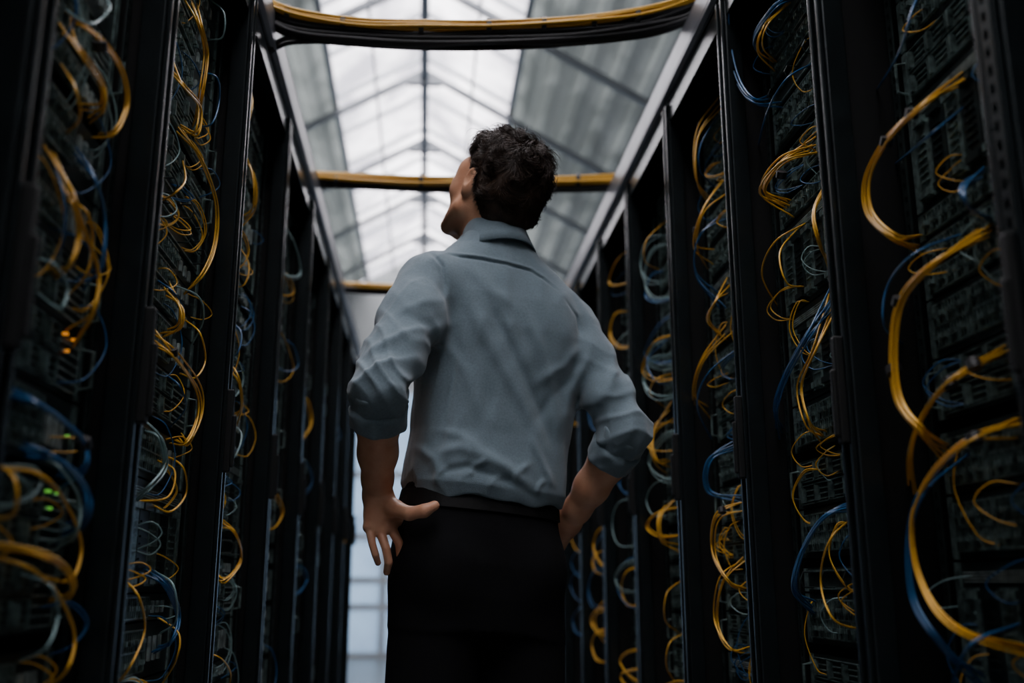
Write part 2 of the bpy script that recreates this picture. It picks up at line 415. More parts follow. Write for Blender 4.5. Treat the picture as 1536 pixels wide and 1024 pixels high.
H('left',3,Y,[(304,980),(330,986),(346,1010),(340,1040)],1)
H('left',3,P_,[(340,632),(362,650),(352,685),(332,690)],1)
H('left',3,B_,[(346,480),(362,500),(356,530),(340,536)],1)
H('right',1,Y,[(1442,115),(1382,158),(1330,208),(1299,268),(1302,322),(1342,360),(1385,370)],4,ties=((1368,170,1),(1330,212,1)))
H('right',1,B_,[(1390,-20),(1370,10),(1348,80),(1308,146)],1)
H('right',1,B_,[(1446,160),(1392,205),(1343,246)],1)
H('right',1,Y,[(1480,345),(1400,398),(1352,450),(1339,520),(1346,600),(1382,650),(1425,690)],7,ties=((1350,452,1),(1341,555,1)))
H('right',1,B_,[(1450,348),(1372,380),(1331,430),(1327,490),(1360,520)],1)
H('right',1,Y,[(1505,522),(1430,568),(1388,618),(1366,680),(1374,745)],3,ties=((1425,574,1),(1460,546,1)))
H('right',1,Y,[(1530,640),(1460,660),(1402,710),(1372,780),(1382,865),(1432,938),(1545,975)],5,ties=((1462,658,1),))
H('right',1,B_,[(1446,668),(1384,728),(1360,800),(1366,900),(1412,972),(1490,1034)],3,.0019)
H('right',1,B_,[(1530,935),(1455,968),(1424,1034)],1,.0021)
H('right',1,B_,[(1474,262),(1445,280),(1452,310),(1484,322)],2)
H('right',2,B_,[(1110,-60),(1092,0),(1092,62),(1106,122),(1132,156),(1170,160)],3,ties=((1099,105,1),))
H('right',2,B_,[(1218,95),(1178,120),(1150,170),(1135,232)],1)
H('right',2,B_,[(1190,-10),(1160,12),(1130,60),(1150,100)],3)
H('right',2,Y,[(1182,5),(1148,40),(1140,75),(1160,95)],2)
H('right',2,Y,[(1228,215),(1172,240),(1142,285),(1185,312)],5,ties=((1172,262,1),))
H('right',2,Y,[(1237,275),(1220,315),(1228,365),(1246,397)],2)
H('right',2,Y,[(1208,335),(1162,363),(1143,412),(1168,462)],1)
H('right',2,Y,[(1196,343),(1170,378),(1180,424),(1206,430)],1)
H('right',2,B_,[(1252,440),(1214,500),(1180,560),(1164,612),(1170,655)],4)
H('right',2,Y,[(1250,452),(1222,525),(1200,580),(1212,636),(1228,655)],3)
H('right',2,B_,[(1292,755),(1242,770),(1206,820),(1191,880),(1218,905)],5)
H('right',2,Y,[(1290,768),(1246,808),(1231,870),(1250,928),(1296,945)],1)
H('right',3,Y,[(1078,140),(1046,200),(1044,270),(1068,315)],2)
H('right',3,B_,[(1080,170),(1052,215),(1050,255),(1072,280)],1)
H('right',3,Y,[(1088,282),(1056,318),(1045,370),(1068,392)],2)
H('right',3,B_,[(1088,318),(1046,350),(1040,408),(1080,456)],2,ties=((1044,345,1),))
H('right',3,Y,[(1094,498),(1056,540),(1043,590),(1058,622)],2)
H('right',3,B_,[(1112,518),(1062,560),(1046,610),(1070,664)],1)
H('right',3,B_,[(1110,672),(1066,690),(1064,738),(1114,748)],3)
H('right',3,Y,[(1118,755),(1076,775),(1069,828),(1092,872),(1120,882)],3,ties=((1083,765,1),))
H('right',3,Y,[(1122,828),(1082,868),(1072,930),(1092,972),(1124,976)],2)
H('right',3,Y,[(1100,430),(1078,450),(1066,480),(1086,500)],2)
H('right',4,Y,[(1012,610),(980,648),(985,688),(1008,696)],3)
H('right',4,B_,[(1002,508),(971,540),(984,572),(1004,576)],1)
H('right',4,Y,[(1010,560),(985,568),(975,590),(996,610)],1)
H('right',4,Y,[(1018,750),(992,775),(994,810),(1020,820)],3)
H('right',4,Y,[(1000,330),(970,360),(968,392),(990,405)],1)
H('right',4,Y,[(1022,870),(1000,890),(998,930),(1020,950)],1)
H('right',4,Y,[(1024,950),(1004,965),(1000,1000),(1018,1030)],1)
for rk in racks:
    i=rk['i']
    if i==0: continue
    n=(26 if i==1 else 32) if i<=3 else (13 if i<6 else 8)
    if rk['side']=='left' and i>=4: n={4:7,5:3}.get(i,1)
    rr=random.Random(i*31+(3 if rk['sg']>0 else 77))
    for q in range(n):
        y0,y1,dl,sg,fx=rk['y0'],rk['y1'],rk['dl'],rk['sg'],rk['fx']
        za=rr.uniform(.55,2.0); short=i<=3
        drop=rr.choice([rr.uniform(.02,.06),rr.uniform(.05,.14)]) if short else rr.uniform(.07,.18)
        w=y1-y0; ya=y0+w*rr.uniform(.25,.8); yb=y0+w*rr.uniform(.25,.8) if not short else ya+rr.uniform(-.05,.05)
        far=(max(ya,yb)+rr.uniform(.01,.05)) if short else y1-.045-rr.uniform(0,.05)
        far=min(max(far,max(ya,yb)+.012),y1-.04)
        bd=dl-rr.uniform(.02,.04) if short else rr.uniform(.012,.035)
        D=lambda d:fx-sg*d
        P=[(D(dl),ya,za),(D(bd+.012),(ya+far)/2,za-drop*.08),(D(bd),far,za-drop*.5),(D(bd+.012),(yb+far)/2,za-drop*.95),(D(dl),yb-.004,za-drop)]
        a=proj((D(bd),far,za-drop*.5))
        if not(-20<a[1]<1045): continue
        colr=rr.choices([Y,B_,P_],[4,4,2] if short else [4,3,1])[0]
        m_=rr.choice([1,1,2]) if short else rr.choice([1,2,3])
        for s_ in range(m_):
            off=Vector((sg*rr.uniform(-.004,.004),rr.uniform(-.012,.006),rr.uniform(-.01,.01)))
            PP=[Vector(p)+off*(0 if k in (0,4) else 1) for k,p in enumerate(P)]
            BULK.append((rk['side'],i,colr,catmull(PP,6),.0012 if short else .0017))
grp=defaultdict(list)
for c_ in CAB: grp[(c_[0],c_[1],c_[2])].append(c_)
CN={'yellow':'yellow','blue':'blue','pale':'pale'}
for (side,ri,col),L in grp.items():
    L.sort(key=lambda c_:-max(p.z for p in c_[3]))
    for j,c_ in enumerate(L):
        pts=c_[3]; o=pts[len(pts)//2]
        ob=MB().tube(pts,c_[4],6).build('patch_cable',M[col],None,o,smooth=True)
        tag(ob,'%s patch cable, %s %s one from the top in the %s'%(CN[col],ordw(j),col,rname(side,ri)),'cable','%s cables in the %s'%(col,rname(side,ri)))
v=[];f=[];ix=[]
for c_ in BULK:
    mb=MB().tube(c_[3],c_[4],5); b=len(v); v+=mb.v; f+=[tuple(b+i for i in q) for q in mb.f]; ix+=[[Y,B_,P_].index(c_[2])]*len(mb.f)
me=bpy.data.meshes.new('patch_cable_tangle'); me.from_pydata(v,[],f)
for k in (Y,B_,P_): me.materials.append(M[k])
me.polygons.foreach_set('material_index',ix); me.polygons.foreach_set('use_smooth',[True]*len(f)); me.update()
ob=bpy.data.objects.new('patch_cable_tangle',me); COL.objects.link(ob); ob['kind']='stuff'
tag(ob,'tangle of thin yellow, blue and pale patch cables across the faces of the racks','cables')
tc_=defaultdict(int)
for (side,ri,p,kind,rad) in sorted(TIES,key=lambda t:-t[2].z):
    if kind==0: d=Vector((0,.6,-.8))
    else: d=Vector((0,.35,.93)) if p.z<1.2 else Vector((0,-.6,.8))
    k=tc_[(side,ri)]; tc_[(side,ri)]+=1
    m=MB().tube([p-d*.006,p+d*.006],rad,10)
    tag(m.build('cable_tie',M['black'],None,p,smooth=False),'black tie band round a cable bundle, %s from the top in the %s'%(ordw(k),rname(side,ri)),'cable tie')
def cross(Yp,pts,col,n,r,lbl,grpn,seed):
    rr=random.Random(seed); base=[at(px,py,Yp) for px,py in pts]
    for q in range(n):
        oy=(q%3-1)*r*1.9+rr.uniform(-.3,.3)*r; oz=((q//3)-(n//3)/2)*r*1.8
        P=[p+Vector((0,oy+rr.uniform(-1,1)*r*.7,oz+rr.uniform(-1,1)*r*.7)) for p in base]
        pp=catmull(P,8)
        ob=MB().tube(pp,r,8).build('overhead_cable',M[col],None,pp[len(pp)//2],smooth=True)
        tag(ob,lbl,'cable',grpn)
P1=[(372,-14),(400,2),(450,20),(540,32),(630,37),(740,36),(860,29),(960,17),(1030,-2),(1060,-20)]
cross(2.15,P1,'yellow',9,.0042,'yellow cable in the nearest sagging bundle across the aisle','yellow cables of the nearest overhead bundle',1)
P1b=[(374,2),(405,24),(450,40),(540,50),(630,54),(740,54),(860,49),(960,38),(1025,20),(1060,2)]
cross(2.17,P1b,'black',12,.0064,'black cable under the yellow ones in the nearest overhead bundle','black cables of the nearest overhead bundle',2)
P1c=[(396,108),(402,84),(418,68),(450,62),(540,65),(630,68),(740,69),(860,66),(960,56),(1010,40),(1040,26)]
cross(2.2,P1c,'black',2,.006,'slack black cable lowest under the nearest overhead bundle','slack black cables under the nearest overhead bundle',9)
for k,px in enumerate((432,515,632,733,815,890,955)):
    base=at(px,{432:15,515:30,632:38,733:37,815:33,890:28,955:20}[px]+5,2.16)
    tag(MB().tube([base-Vector((.006,0,0)),base+Vector((.006,0,0))],.022,12).build('cable_tie',M['black'],None,base),'black tie on the nearest overhead cable bundle, %s from the left'%ORD[k],'cable tie')
P2=[(440,252),(470,260),(540,265),(630,269),(740,270),(850,269),(930,266)]
cross(3.2,P2,'yellow',9,.0052,'yellow cable in the middle bundle crossing behind the head','yellow cables of the middle overhead bundle',3)
cross(3.23,[(a,b+12) for a,b in P2],'black',6,.006,'black cable under the middle yellow overhead bundle','black cables of the middle overhead bundle',4)
for k,px in enumerate((505,632,866)):
    base=at(px,271,3.21)
    tag(MB().tube([base-Vector((.007,0,0)),base+Vector((.007,0,0))],.026,12).build('cable_tie',M['black'],None,base),'black tie on the middle overhead cable bundle, %s from the left'%ORD[k],'cable tie')
P3=[(480,420),(510,424),(560,427),(630,430),(740,430),(860,428)]
cross(4.3,P3,'yellow',6,.0055,'yellow cable in the farthest bundle crossing beside the shoulder','yellow cables of the farthest overhead bundle',5)
cross(4.33,[(a,b+9) for a,b in P3],'black',6,.006,'black cable under the farthest yellow overhead bundle','black cables of the farthest overhead bundle',6)
# ------------------------------------------------------------ SDF modelling
def smin(a,b,k):
    if k<=0: return np.minimum(a,b)
    h=np.maximum(k-np.abs(a-b),0)/k; return np.minimum(a,b)-h*h*k*.25
class Grid:
    def __init__(s,lo,hi,h):
        s.lo=np.array(lo,float); s.h=h; s.n=np.ceil((np.array(hi)-s.lo)/h).astype(int)+1
        s.F=np.full(tuple(s.n),.1,np.float32)
    def blk(s,lo,hi):
        a=np.clip(np.floor((np.array(lo)-s.lo)/s.h).astype(int),0,s.n); b=np.clip(np.ceil((np.array(hi)-s.lo)/s.h).astype(int)+1,0,s.n)
        sl=tuple(slice(a[i],b[i]) for i in range(3))
        ax=[(s.lo[i]+np.arange(a[i],b[i])*s.h).astype(np.float32) for i in range(3)]
        return sl,ax[0][:,None,None],ax[1][None,:,None],ax[2][None,None,:]
    def op(s,fn,lo,hi,k=.01,sub=False):
        sl,X,Y_,Z=s.blk(lo,hi)
        if s.F[sl].size==0: return
        d=fn(X,Y_,Z)
        if sub: s.F[sl]=-smin(-s.F[sl],d,k)
        else: s.F[sl]=smin(s.F[sl],d,k)
    def cone(s,a,b,ra,rb,k=.01,sub=False):
        a=np.array(a,float); b=np.array(b,float); m=max(ra,rb)+.025+k
        ba=b-a; L=float(ba@ba)+1e-12
        def fn(X,Y_,Z):
            x,y,z=X-a[0],Y_-a[1],Z-a[2]; t=np.clip((x*ba[0]+y*ba[1]+z*ba[2])/L,0,1)
            return np.sqrt((x-t*ba[0])**2+(y-t*ba[1])**2+(z-t*ba[2])**2)-(ra+(rb-ra)*t)
        s.op(fn,np.minimum(a,b)-m,np.maximum(a,b)+m,k,sub)
    def chain(s,P,Rr,k=.01,k0=None):
        for i in range(len(P)-1): s.cone(P[i],P[i+1],Rr[i],Rr[i+1],(k0 if (k0 and i==0) else k))
    def ell(s,c,r,A=None,k=.01,sub=False):
        c=np.array(c,float); r=np.array(r,float); A=np.eye(3) if A is None else np.array(A,float); m=float(r.max())+.025+k
        def fn(X,Y_,Z):
            x,y,z=X-c[0],Y_-c[1],Z-c[2]; q=[(x*A[i][0]+y*A[i][1]+z*A[i][2])/r[i] for i in range(3)]
            k0=np.sqrt(q[0]**2+q[1]**2+q[2]**2); k1=np.sqrt((q[0]/r[0])**2+(q[1]/r[1])**2+(q[2]/r[2])**2)
            return k0*(k0-1)/(k1+1e-6)
        s.op(fn,c-m,c+m,k,sub)
    def mesh(s,name,m,parent=None,o=(0,0,0)):
        F=s.F; neg=F<0
        c=np.zeros(tuple(s.n-1),np.uint8)
        for dx in (0,1):
            for dy in (0,1):
                for dz in (0,1): c+=neg[dx:s.n[0]-1+dx,dy:s.n[1]-1+dy,dz:s.n[2]-1+dz]
        I=np.argwhere((c>0)&(c<8)); idm=np.full(c.shape,-1,np.int32); idm[I[:,0],I[:,1],I[:,2]]=np.arange(len(I))
        cor=[(0,0,0),(1,0,0),(0,1,0),(1,1,0),(0,0,1),(1,0,1),(0,1,1),(1,1,1)]
        V=[F[I[:,0]+a,I[:,1]+b,I[:,2]+d] for a,b,d in cor]
        acc=np.zeros((len(I),3)); cnt=np.zeros(len(I))
        for i in range(8):
            for j in range(i+1,8):
                df=np.array(cor[j])-np.array(cor[i])
                if np.abs(df).sum()!=1: continue
                ms=(V[i]<0)!=(V[j]<0); t=np.where(ms,V[i]/(V[i]-V[j]+1e-20),0)
                acc+=np.where(ms[:,None],np.array(cor[i])+t[:,None]*df,0); cnt+=ms
        vs=(I+acc/cnt[:,None])*s.h+s.lo-np.array(o)
        Q=[]
        for ax in range(3):
            b_,c_=(ax+1)%3,(ax+2)%3
            A0=[slice(None)]*3; A1=[slice(None)]*3; A0[ax]=slice(0,-1); A1[ax]=slice(1,None)
            n0=neg[tuple(A0)]; n1=neg[tuple(A1)]; E=np.argwhere(n0!=n1)
            ok=(E[:,b_]>0)&(E[:,c_]>0)&(E[:,b_]<s.n[b_]-1)&(E[:,c_]<s.n[c_]-1); E=E[ok]
            fl=n0[E[:,0],E[:,1],E[:,2]]
            def cid(db,dc):
                q=E.copy(); q[:,b_]+=db; q[:,c_]+=dc; return idm[q[:,0],q[:,1],q[:,2]]
            q=np.stack([cid(-1,-1),cid(0,-1),cid(0,0),cid(-1,0)],1); q[~fl]=q[~fl][:,::-1]; Q.append(q)
        Q=np.concatenate(Q); Q=Q[(Q>=0).all(1)]
        me=bpy.data.meshes.new(name); me.vertices.add(len(vs)); me.vertices.foreach_set('co',vs.astype(np.float32).ravel())
        me.loops.add(len(Q)*4); me.loops.foreach_set('vertex_index',Q.astype(np.int32).ravel())
        me.polygons.add(len(Q)); me.polygons.foreach_set('loop_start',np.arange(0,len(Q)*4,4,dtype=np.int32))
        me.polygons.foreach_set('use_smooth',np.ones(len(Q),bool)); me.update(calc_edges=True); me.validate()
        me.materials.append(m); ob=bpy.data.objects.new(name,me); COL.objects.link(ob)
        if parent: ob.parent=parent
        else: ob.location=o
        return ob,vs+np.array(o),Q
_ph=rng.uniform(0,6.28,(3,8)); _dr=rng.normal(size=(3,8,3))
def nz(X,Y_,Z,f,s_=0):
    out=0
    for k in range(8):
        d=_dr[s_,k]; d=d/np.linalg.norm(d)*f*(1+.15*k); out=out+np.sin(X*d[0]+Y_*d[1]+Z*d[2]+_ph[s_,k])
    return out/4
A3=lambda *a: np.array(at(*a))
def lerp(a,b,t): return a+(b-a)*t
Sl=A3(642,425,1.87); El=A3(568,580,1.71); Wl=A3(566,742,1.865)
Sr=A3(852,488,1.985); Er=A3(942,646,1.90); Wr=A3(853,783,2.07)
alpha=R(17); br=np.array([math.cos(alpha),math.sin(alpha),0]); bf=np.array([-math.sin(alpha),math.cos(alpha),0])
YC=1.95
tor=[(1.00,722,.130,.098),(1.032,724,.151,.116),(1.06,725,.161,.128),(1.10,728,.160,.125),(1.16,735,.156,.115),(1.23,742,.163,.112),(1.30,750,.172,.114),(1.37,757,.176,.114),(1.43,756,.170,.108),(1.475,752,.150,.097),(1.515,746,.112,.086),(1.545,742,.082,.077),(1.575,741,.068,.068)]
tz=np.array([t[0] for t in tor])
def pix(px,z,Y=YC):
    lo,hi=-500,1500
    for _ in range(40):
        m_=(lo+hi)/2
        if at(px,m_,Y).z>z: lo=m_
        else: hi=m_
    return at(px,lo,Y).x
tx=np.array([pix(t[1],t[0]) for t in tor]); ta=np.array([t[2] for t in tor]); tb=np.array([t[3] for t in tor])
def torso(shr,z0,z1,tilt=0.,wave=0.):
    def fn(X,Y_,Z):
        zt=(Z+tilt*(X-.11))+0*Y_
        cx=np.interp(zt,tz,tx); a=np.interp(zt,tz,ta)-shr; b=np.interp(zt,tz,tb)-shr
        x=X-cx; y=Y_-YC; u=x*br[0]+y*br[1]; v=x*bf[0]+y*bf[1]
        ex=2.35
        q=(np.abs(u/a)**ex+np.abs(v/b)**ex)**(1/ex); d=(q-1)*np.minimum(a,b)
        zz=zt+wave*(np.sin(X*38+1)+.6*np.sin(X*71+Y_*20))
        return np.maximum(np.maximum(d,zt-z1),z0-zz).astype(np.float32)
    return fn
# ---------------- head frame
phi=R(33); pit=R(27); HS=.96
f0=np.array([-math.sin(phi),math.cos(phi),0]); hr=np.array([math.cos(phi),math.sin(phi),0])
hf=f0*math.cos(pit)+np.array([0,0,1])*math.sin(pit); hu=np.cross(hr,hf)
roll=R(-9); hr,hu=hr*math.cos(roll)+hu*math.sin(roll),hu*math.cos(roll)-hr*math.sin(roll)
HA=np.array([hr,hf,hu]); HC=A3(745,290,1.95)
def hl(x,y,z): return HC+(hr*x+hf*y+hu*z)*HS
def he(*r): return tuple(q*HS for q in r)
PO=(float(tx[1]),YC,0.0)
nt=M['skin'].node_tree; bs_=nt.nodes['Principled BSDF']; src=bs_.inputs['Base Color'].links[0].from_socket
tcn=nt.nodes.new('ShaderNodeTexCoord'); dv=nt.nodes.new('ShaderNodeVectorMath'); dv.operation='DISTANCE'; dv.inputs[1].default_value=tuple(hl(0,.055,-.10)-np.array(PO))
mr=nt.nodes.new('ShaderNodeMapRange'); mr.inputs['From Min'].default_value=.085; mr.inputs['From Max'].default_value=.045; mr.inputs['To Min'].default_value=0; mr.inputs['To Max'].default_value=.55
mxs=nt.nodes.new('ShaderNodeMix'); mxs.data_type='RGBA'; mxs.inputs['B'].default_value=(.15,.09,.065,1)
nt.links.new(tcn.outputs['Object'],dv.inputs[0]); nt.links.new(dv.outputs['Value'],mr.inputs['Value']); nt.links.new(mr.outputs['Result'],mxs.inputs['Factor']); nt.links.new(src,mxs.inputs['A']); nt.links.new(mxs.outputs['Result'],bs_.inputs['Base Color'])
G=Grid((-.30,1.58,0.0),(.52,2.34,1.87),.0031)
G.ell(hl(0,-.014,.030),he(.076,.098,.086),HA,.01)
G.ell(hl(0,.036,-.028),he(.065,.060,.084),HA,.03)
G.ell(hl(0,-.02,-.02),he(.066,.075,.06),HA,.02)
for sx in (-1,1):
    G.cone(hl(sx*.061,.010,-.062),hl(sx*.030,.080,-.106),.018,.018,.03)
    G.ell(hl(sx*.050,.060,-.020),he(.021,.030,.026),HA,.03)
    G.ell(hl(sx*.050,.058,.028),he(.020,.028,.024),HA,.03)
    G.ell(hl(sx*.031,.094,.002),he(.015,.008,.010),HA,.012,sub=True)
    G.ell(hl(sx*.031,.083,.001),he(.014,.0125,.0125),HA,.004)
    G.ell(hl(sx*.030,.087,.020),he(.022,.010,.006),HA,.012)
    G.ell(hl(sx*.012,.096,-.034),he(.008,.008,.007),HA,.006)
    er=np.array([hr*.94+hf*(-.34*sx),hf*.94+hr*(.34*sx),hu])
    G.ell(hl(sx*.082,-.012,-.002),he(.0075,.0175,.031),er,.005)
    G.ell(hl(sx*.079,-.004,-.027),he(.008,.0095,.012),er,.005)
    G.ell(hl(sx*.0905,-.008,.003),he(.0065,.0105,.018),er,.003,sub=True)
    G.ell(hl(sx*.080,.006,-.006),he(.006,.007,.008),er,.004)
G.cone(hl(0,.090,.006),hl(0,.104,-.030),.007,.0100,.012)
G.cone(hl(0,.086,-.102),hl(0,.080,-.108),.014,.014,.02)
G.ell(hl(0,.091,-.060),he(.022,.010,.006),HA,.006); G.ell(hl(0,.088,-.071),he(.019,.010,.007),HA,.006)
G.cone(hl(-.02,.101,-.0655),hl(.02,.101,-.0655),.0015,.0015,.002,sub=True)
NB=A3(742,400,1.955)
G.cone(hl(0,-.022,-.035),NB,.057,.062,.03)
G.cone(hl(0,.01,-.07),NB+np.array([-.01,.03,0]),.047,.053,.02)
G.op(torso(.022,1.0,1.53),(-.15,1.78,.97),(.4,2.12,1.6),.02)
pc=np.array([pix(718,.95),YC-.005,.95])
G.ell(pc,(.135,.095,.12),np.array([br,bf,[0,0,1]]),.04)
def leg(side):
    hp=pc+br*side*.078+np.array([0,0,-.04]); kn=np.array([pc[0],YC,0])+br*side*(.105)+bf*.01; kn[2]=.50
    an=np.array([pc[0],YC,0])+br*side*.125-bf*.03; an[2]=.10
    return hp,kn,an
for sd in (-1,1):
    hp,kn,an=leg(sd); G.chain([hp,kn,an],[.074,.052,.038],.03)
    G.cone(an+np.array([0,0,-.05]),an+bf*.13+np.array([0,0,-.06]),.034,.03,.02)
for S_,E_,W_ in ((Sl,El,Wl),(Sr,Er,Wr)):
    G.chain([S_,lerp(S_,E_,.5),E_],[.038,.036,.036],.02)
    G.chain([E_,lerp(E_,W_,.3),lerp(E_,W_,.6),lerp(E_,W_,.85),W_],[.035,.0390,.0345,.0270,.0245],.015)
def hand_sdf(G,wrist,knk,fingers,thumb,frad):
    for i,kn_ in enumerate(knk): G.cone(wrist,kn_,.020,.0118,.014)
    for i in range(3): G.cone(lerp(wrist,knk[i],.6),lerp(wrist,knk[i+1],.6),.0130,.0130,.012); G.cone(knk[i],knk[i+1],.0095,.0095,.006)
    for i,fp in enumerate(fingers):
        r0=frad[i]; G.chain([knk[i]]+fp,[r0*1.2,r0*1.02,r0*1.0,r0*.84],.0008)
    G.chain([lerp(wrist,knk[0],.12)]+thumb,[.018,.0155,.0122,.0115,.0090],.006,.014)
kl=[A3(599,777,1.883),A3(586,790,1.868),A3(570,796,1.856),A3(554,790,1.852)]
fl_=[[A3(613,797,1.902),A3(614,812,1.922),A3(606,825,1.942)],
     [A3(599,815,1.866),A3(601,835,1.878),A3(595,848,1.898)],
     [A3(579,822,1.842),A3(583,843,1.846),A3(580,858,1.862)],
     [A3(558,814,1.840),A3(563,831,1.840),A3(567,844,1.852)]]
tl=[A3(592,762,1.840),A3(614,770,1.814),A3(636,766,1.802),A3(652,758,1.800)]
hand_sdf(G,Wl,kl,fl_,tl,[.0076,.0080,.0078,.0070])
wr=Wr; dirf=np.array([-.55,.62,-.55]); dirf/=np.linalg.norm(dirf); sp=np.array([.25,-.2,-.75]); sp/=np.linalg.norm(sp)
kr=[wr+dirf*.078+sp*(-.022+.019*i) for i in range(4)]
fr_=[]
for i in range(4):
    L=[.04,.044,.041,.033][i]; d1=dirf*.9+np.array([-.45,-.05,-.1]); d1/=np.linalg.norm(d1); d2=d1+np.array([-.5,-.35,-.1]); d2/=np.linalg.norm(d2)
    a=kr[i]+dirf*L*.9; b=a+d1*L*.6; c2=b+d2*L*.5; fr_.append([a,b,c2])
tr=[wr+np.array([-.02,.0,.012]),wr+np.array([-.045,-.015,.018]),wr+np.array([-.07,-.02,.02]),wr+np.array([-.09,-.022,.018])]
hand_sdf(G,wr,kr,fr_,tr,[.0085,.0088,.0085,.0075])
body,bv,bq=G.mesh('person',M['skin'],None,PO); del G
tag(body,'man in blue-grey shirt and black trousers seen from behind, hands on hips, looking up','person')
# ---------------- hair
GH=Grid(tuple(HC-.17),tuple(HC+.17),.0026)
GH.ell(hl(0,-.018,.034),he(.085,.107,.090),HA,.01)
GH.ell(hl(0,-.055,-.02),he(.070,.062,.068),HA,.03)
GH.ell(hl(.0,.02,.098),he(.058,.060,.024),HA,.03)
sl,X,Y_,Z=GH.blk(HC-.17,HC+.17)
x,y,z=(X-HC[0])/HS,(Y_-HC[1])/HS,(Z-HC[2])/HS
lyy=x*hf[0]+y*hf[1]+z*hf[2]; lz=x*hu[0]+y*hu[1]+z*hu[2]
d=GH.F+.0022*nz(X,Y_,Z,110,0)+.0026*nz(X,Y_,Z,60,2)
line=np.where(lyy>.02,.044+(lyy-.02)*.30,np.where(lyy>-.028,.032,-.010-(-.028-lyy)*1.8))
line=np.maximum(line,-.100)
line=np.where((lyy>.006)&(lyy<.028),-.006+(lyy-.006)*2.3,line)
cut=(line-lz)*.75*HS
GH.F=np.maximum(d,cut+.002*nz(X,Y_,Z,220,1)).astype(np.float32)
hair,hv,hq=GH.mesh('hair',M['hair'],body,PO)
vn=np.zeros_like(hv); a_=hv[hq[:,0]];b2=hv[hq[:,1]];c3=hv[hq[:,2]]; fn_=np.cross(b2-a_,c3-a_)
for k in range(4): np.add.at(vn,hq[:,k],fn_)
vn/=np.linalg.norm(vn,axis=1)[:,None]+1e-12
cr=hl(.01,-.06,.10)
mb=MB()
pick=rng.randint(0,len(hv),15000)
for i in pick:
    p=hv[i]+rng.normal(size=3)*.001; n=vn[i]; lp=HA@(p-HC)
    t=p-cr; t=t-n*(t@n)
    if np.linalg.norm(t)<1e-4: continue
    t/=np.linalg.norm(t)
    clump=math.sin(lp[0]*95+lp[2]*70)+math.sin(lp[1]*85-lp[0]*60+1)
    t=t+np.cross(n,t)*(.6*clump+rng.uniform(-.18,.18)); t/=np.linalg.norm(t)
    top=max(0,min(1,(lp[2]-.03)/.06)); L=rng.uniform(.014,.022)+top*rng.uniform(.006,.022); lift=.06+.18*max(0,clump)*.5+.40*top*rng.uniform(.1,1)
    if rng.rand()<.02: lift+=.35
    if lp[1]>-.005 and lp[2]<.07: L*=.35; lift*=.3
    if lp[2]<-.03: L*=.55; lift*=.25
    s1=p-n*.0018; pts=[]; curl=1.1*clump+rng.uniform(-.25,.35)
    for k in range(6):
        q=k/5; pts.append(s1+t*L*q+n*(L*lift*math.sin(q*2.5)-L*.05*q)+np.cross(n,t)*L*.5*curl*q*q)
    w=rng.uniform(.0004,.0008); mb.tube(pts,[w,w*1.05,w,w*.85,w*.6,w*.15],3)
mb.build('hair_strands',M['hair'],hair,PO,smooth=True)
for sx in (-1,1):
    cc=hl(sx*.031,.0835,.001); bm=bmesh.new(); bmesh.ops.create_uvsphere(bm,u_segments=16,v_segments=10,radius=.0115,matrix=Matrix.Translation(Vector(cc-np.array(PO)))); me=bpy.data.meshes.new('eye'); bm.to_mesh(me); bm.free(); me.materials.append(M['eye']); me.materials.append(M['iris'])
    for pl in me.polygons:
        pl.use_smooth=True
        if ((Vector(pl.center)-Vector(cc-np.array(PO))).normalized().dot(Vector(hf)))>.9: pl.material_index=1
    eo=bpy.data.objects.new('eye',me); COL.objects.link(eo); eo.parent=body
    bb=[hl(sx*.013,.0930,.021),hl(sx*.026,.0920,.025),hl(sx*.036,.0885,.024)]
    MB().tube(catmull(bb,5),[.0012]+[.0020]*9+[.001],6).build('eyebrow',M['hair'],body,PO,smooth=True)
# ---------------- shirt
G=Grid((-.26,1.58,.96),(.50,2.20,1.62),.0030)
tilt=.09
G.op(torso(0,1.036,1.575,tilt,.0040),(-.2,1.76,.97),(.42,2.14,1.62),.01)
NBs=A3(742,372,1.955)
G.cone(NBs+np.array([-.03,0,-.03]),Sl+np.array([.02,0,-.005]),.050,.056,.035)
G.cone(NBs+np.array([.03,0,-.035]),Sr+np.array([-.015,0,.0]),.050,.056,.035)
G.chain([Sl,lerp(Sl,El,.35),lerp(Sl,El,.7),El,lerp(El,Wl,.14)],[.060,.058,.052,.047,.047],.025)
G.chain([Sr,lerp(Sr,Er,.35),lerp(Sr,Er,.7),Er,lerp(Er,Wr,.12)],[.056,.053,.047,.043,.043],.025)
G.ell(A3(690,470,1.875),(.05,.03,.07),None,.04); G.ell(A3(815,490,1.90),(.05,.03,.07),None,.04)
sl,X,Y_,Z=G.blk((-.26,1.58,.96),(.50,2.2,1.62))
for (E_,W_,tc0) in ((El,Wl,.16),(Er,Wr,.15)):
    ba=W_-E_; L=float(np.sqrt(ba@ba)); u=ba/L
    t=((X-E_[0])*u[0]+(Y_-E_[1])*u[1]+(Z-E_[2])*u[2]); x,y,z=X-E_[0]-t*u[0],Y_-E_[1]-t*u[1],Z-E_[2]-t*u[2]
    rad=np.sqrt(x*x+y*y+z*z)
    G.F=np.where((rad<.07)&(t>.0),np.maximum(G.F,t-tc0*L),G.F).astype(np.float32)
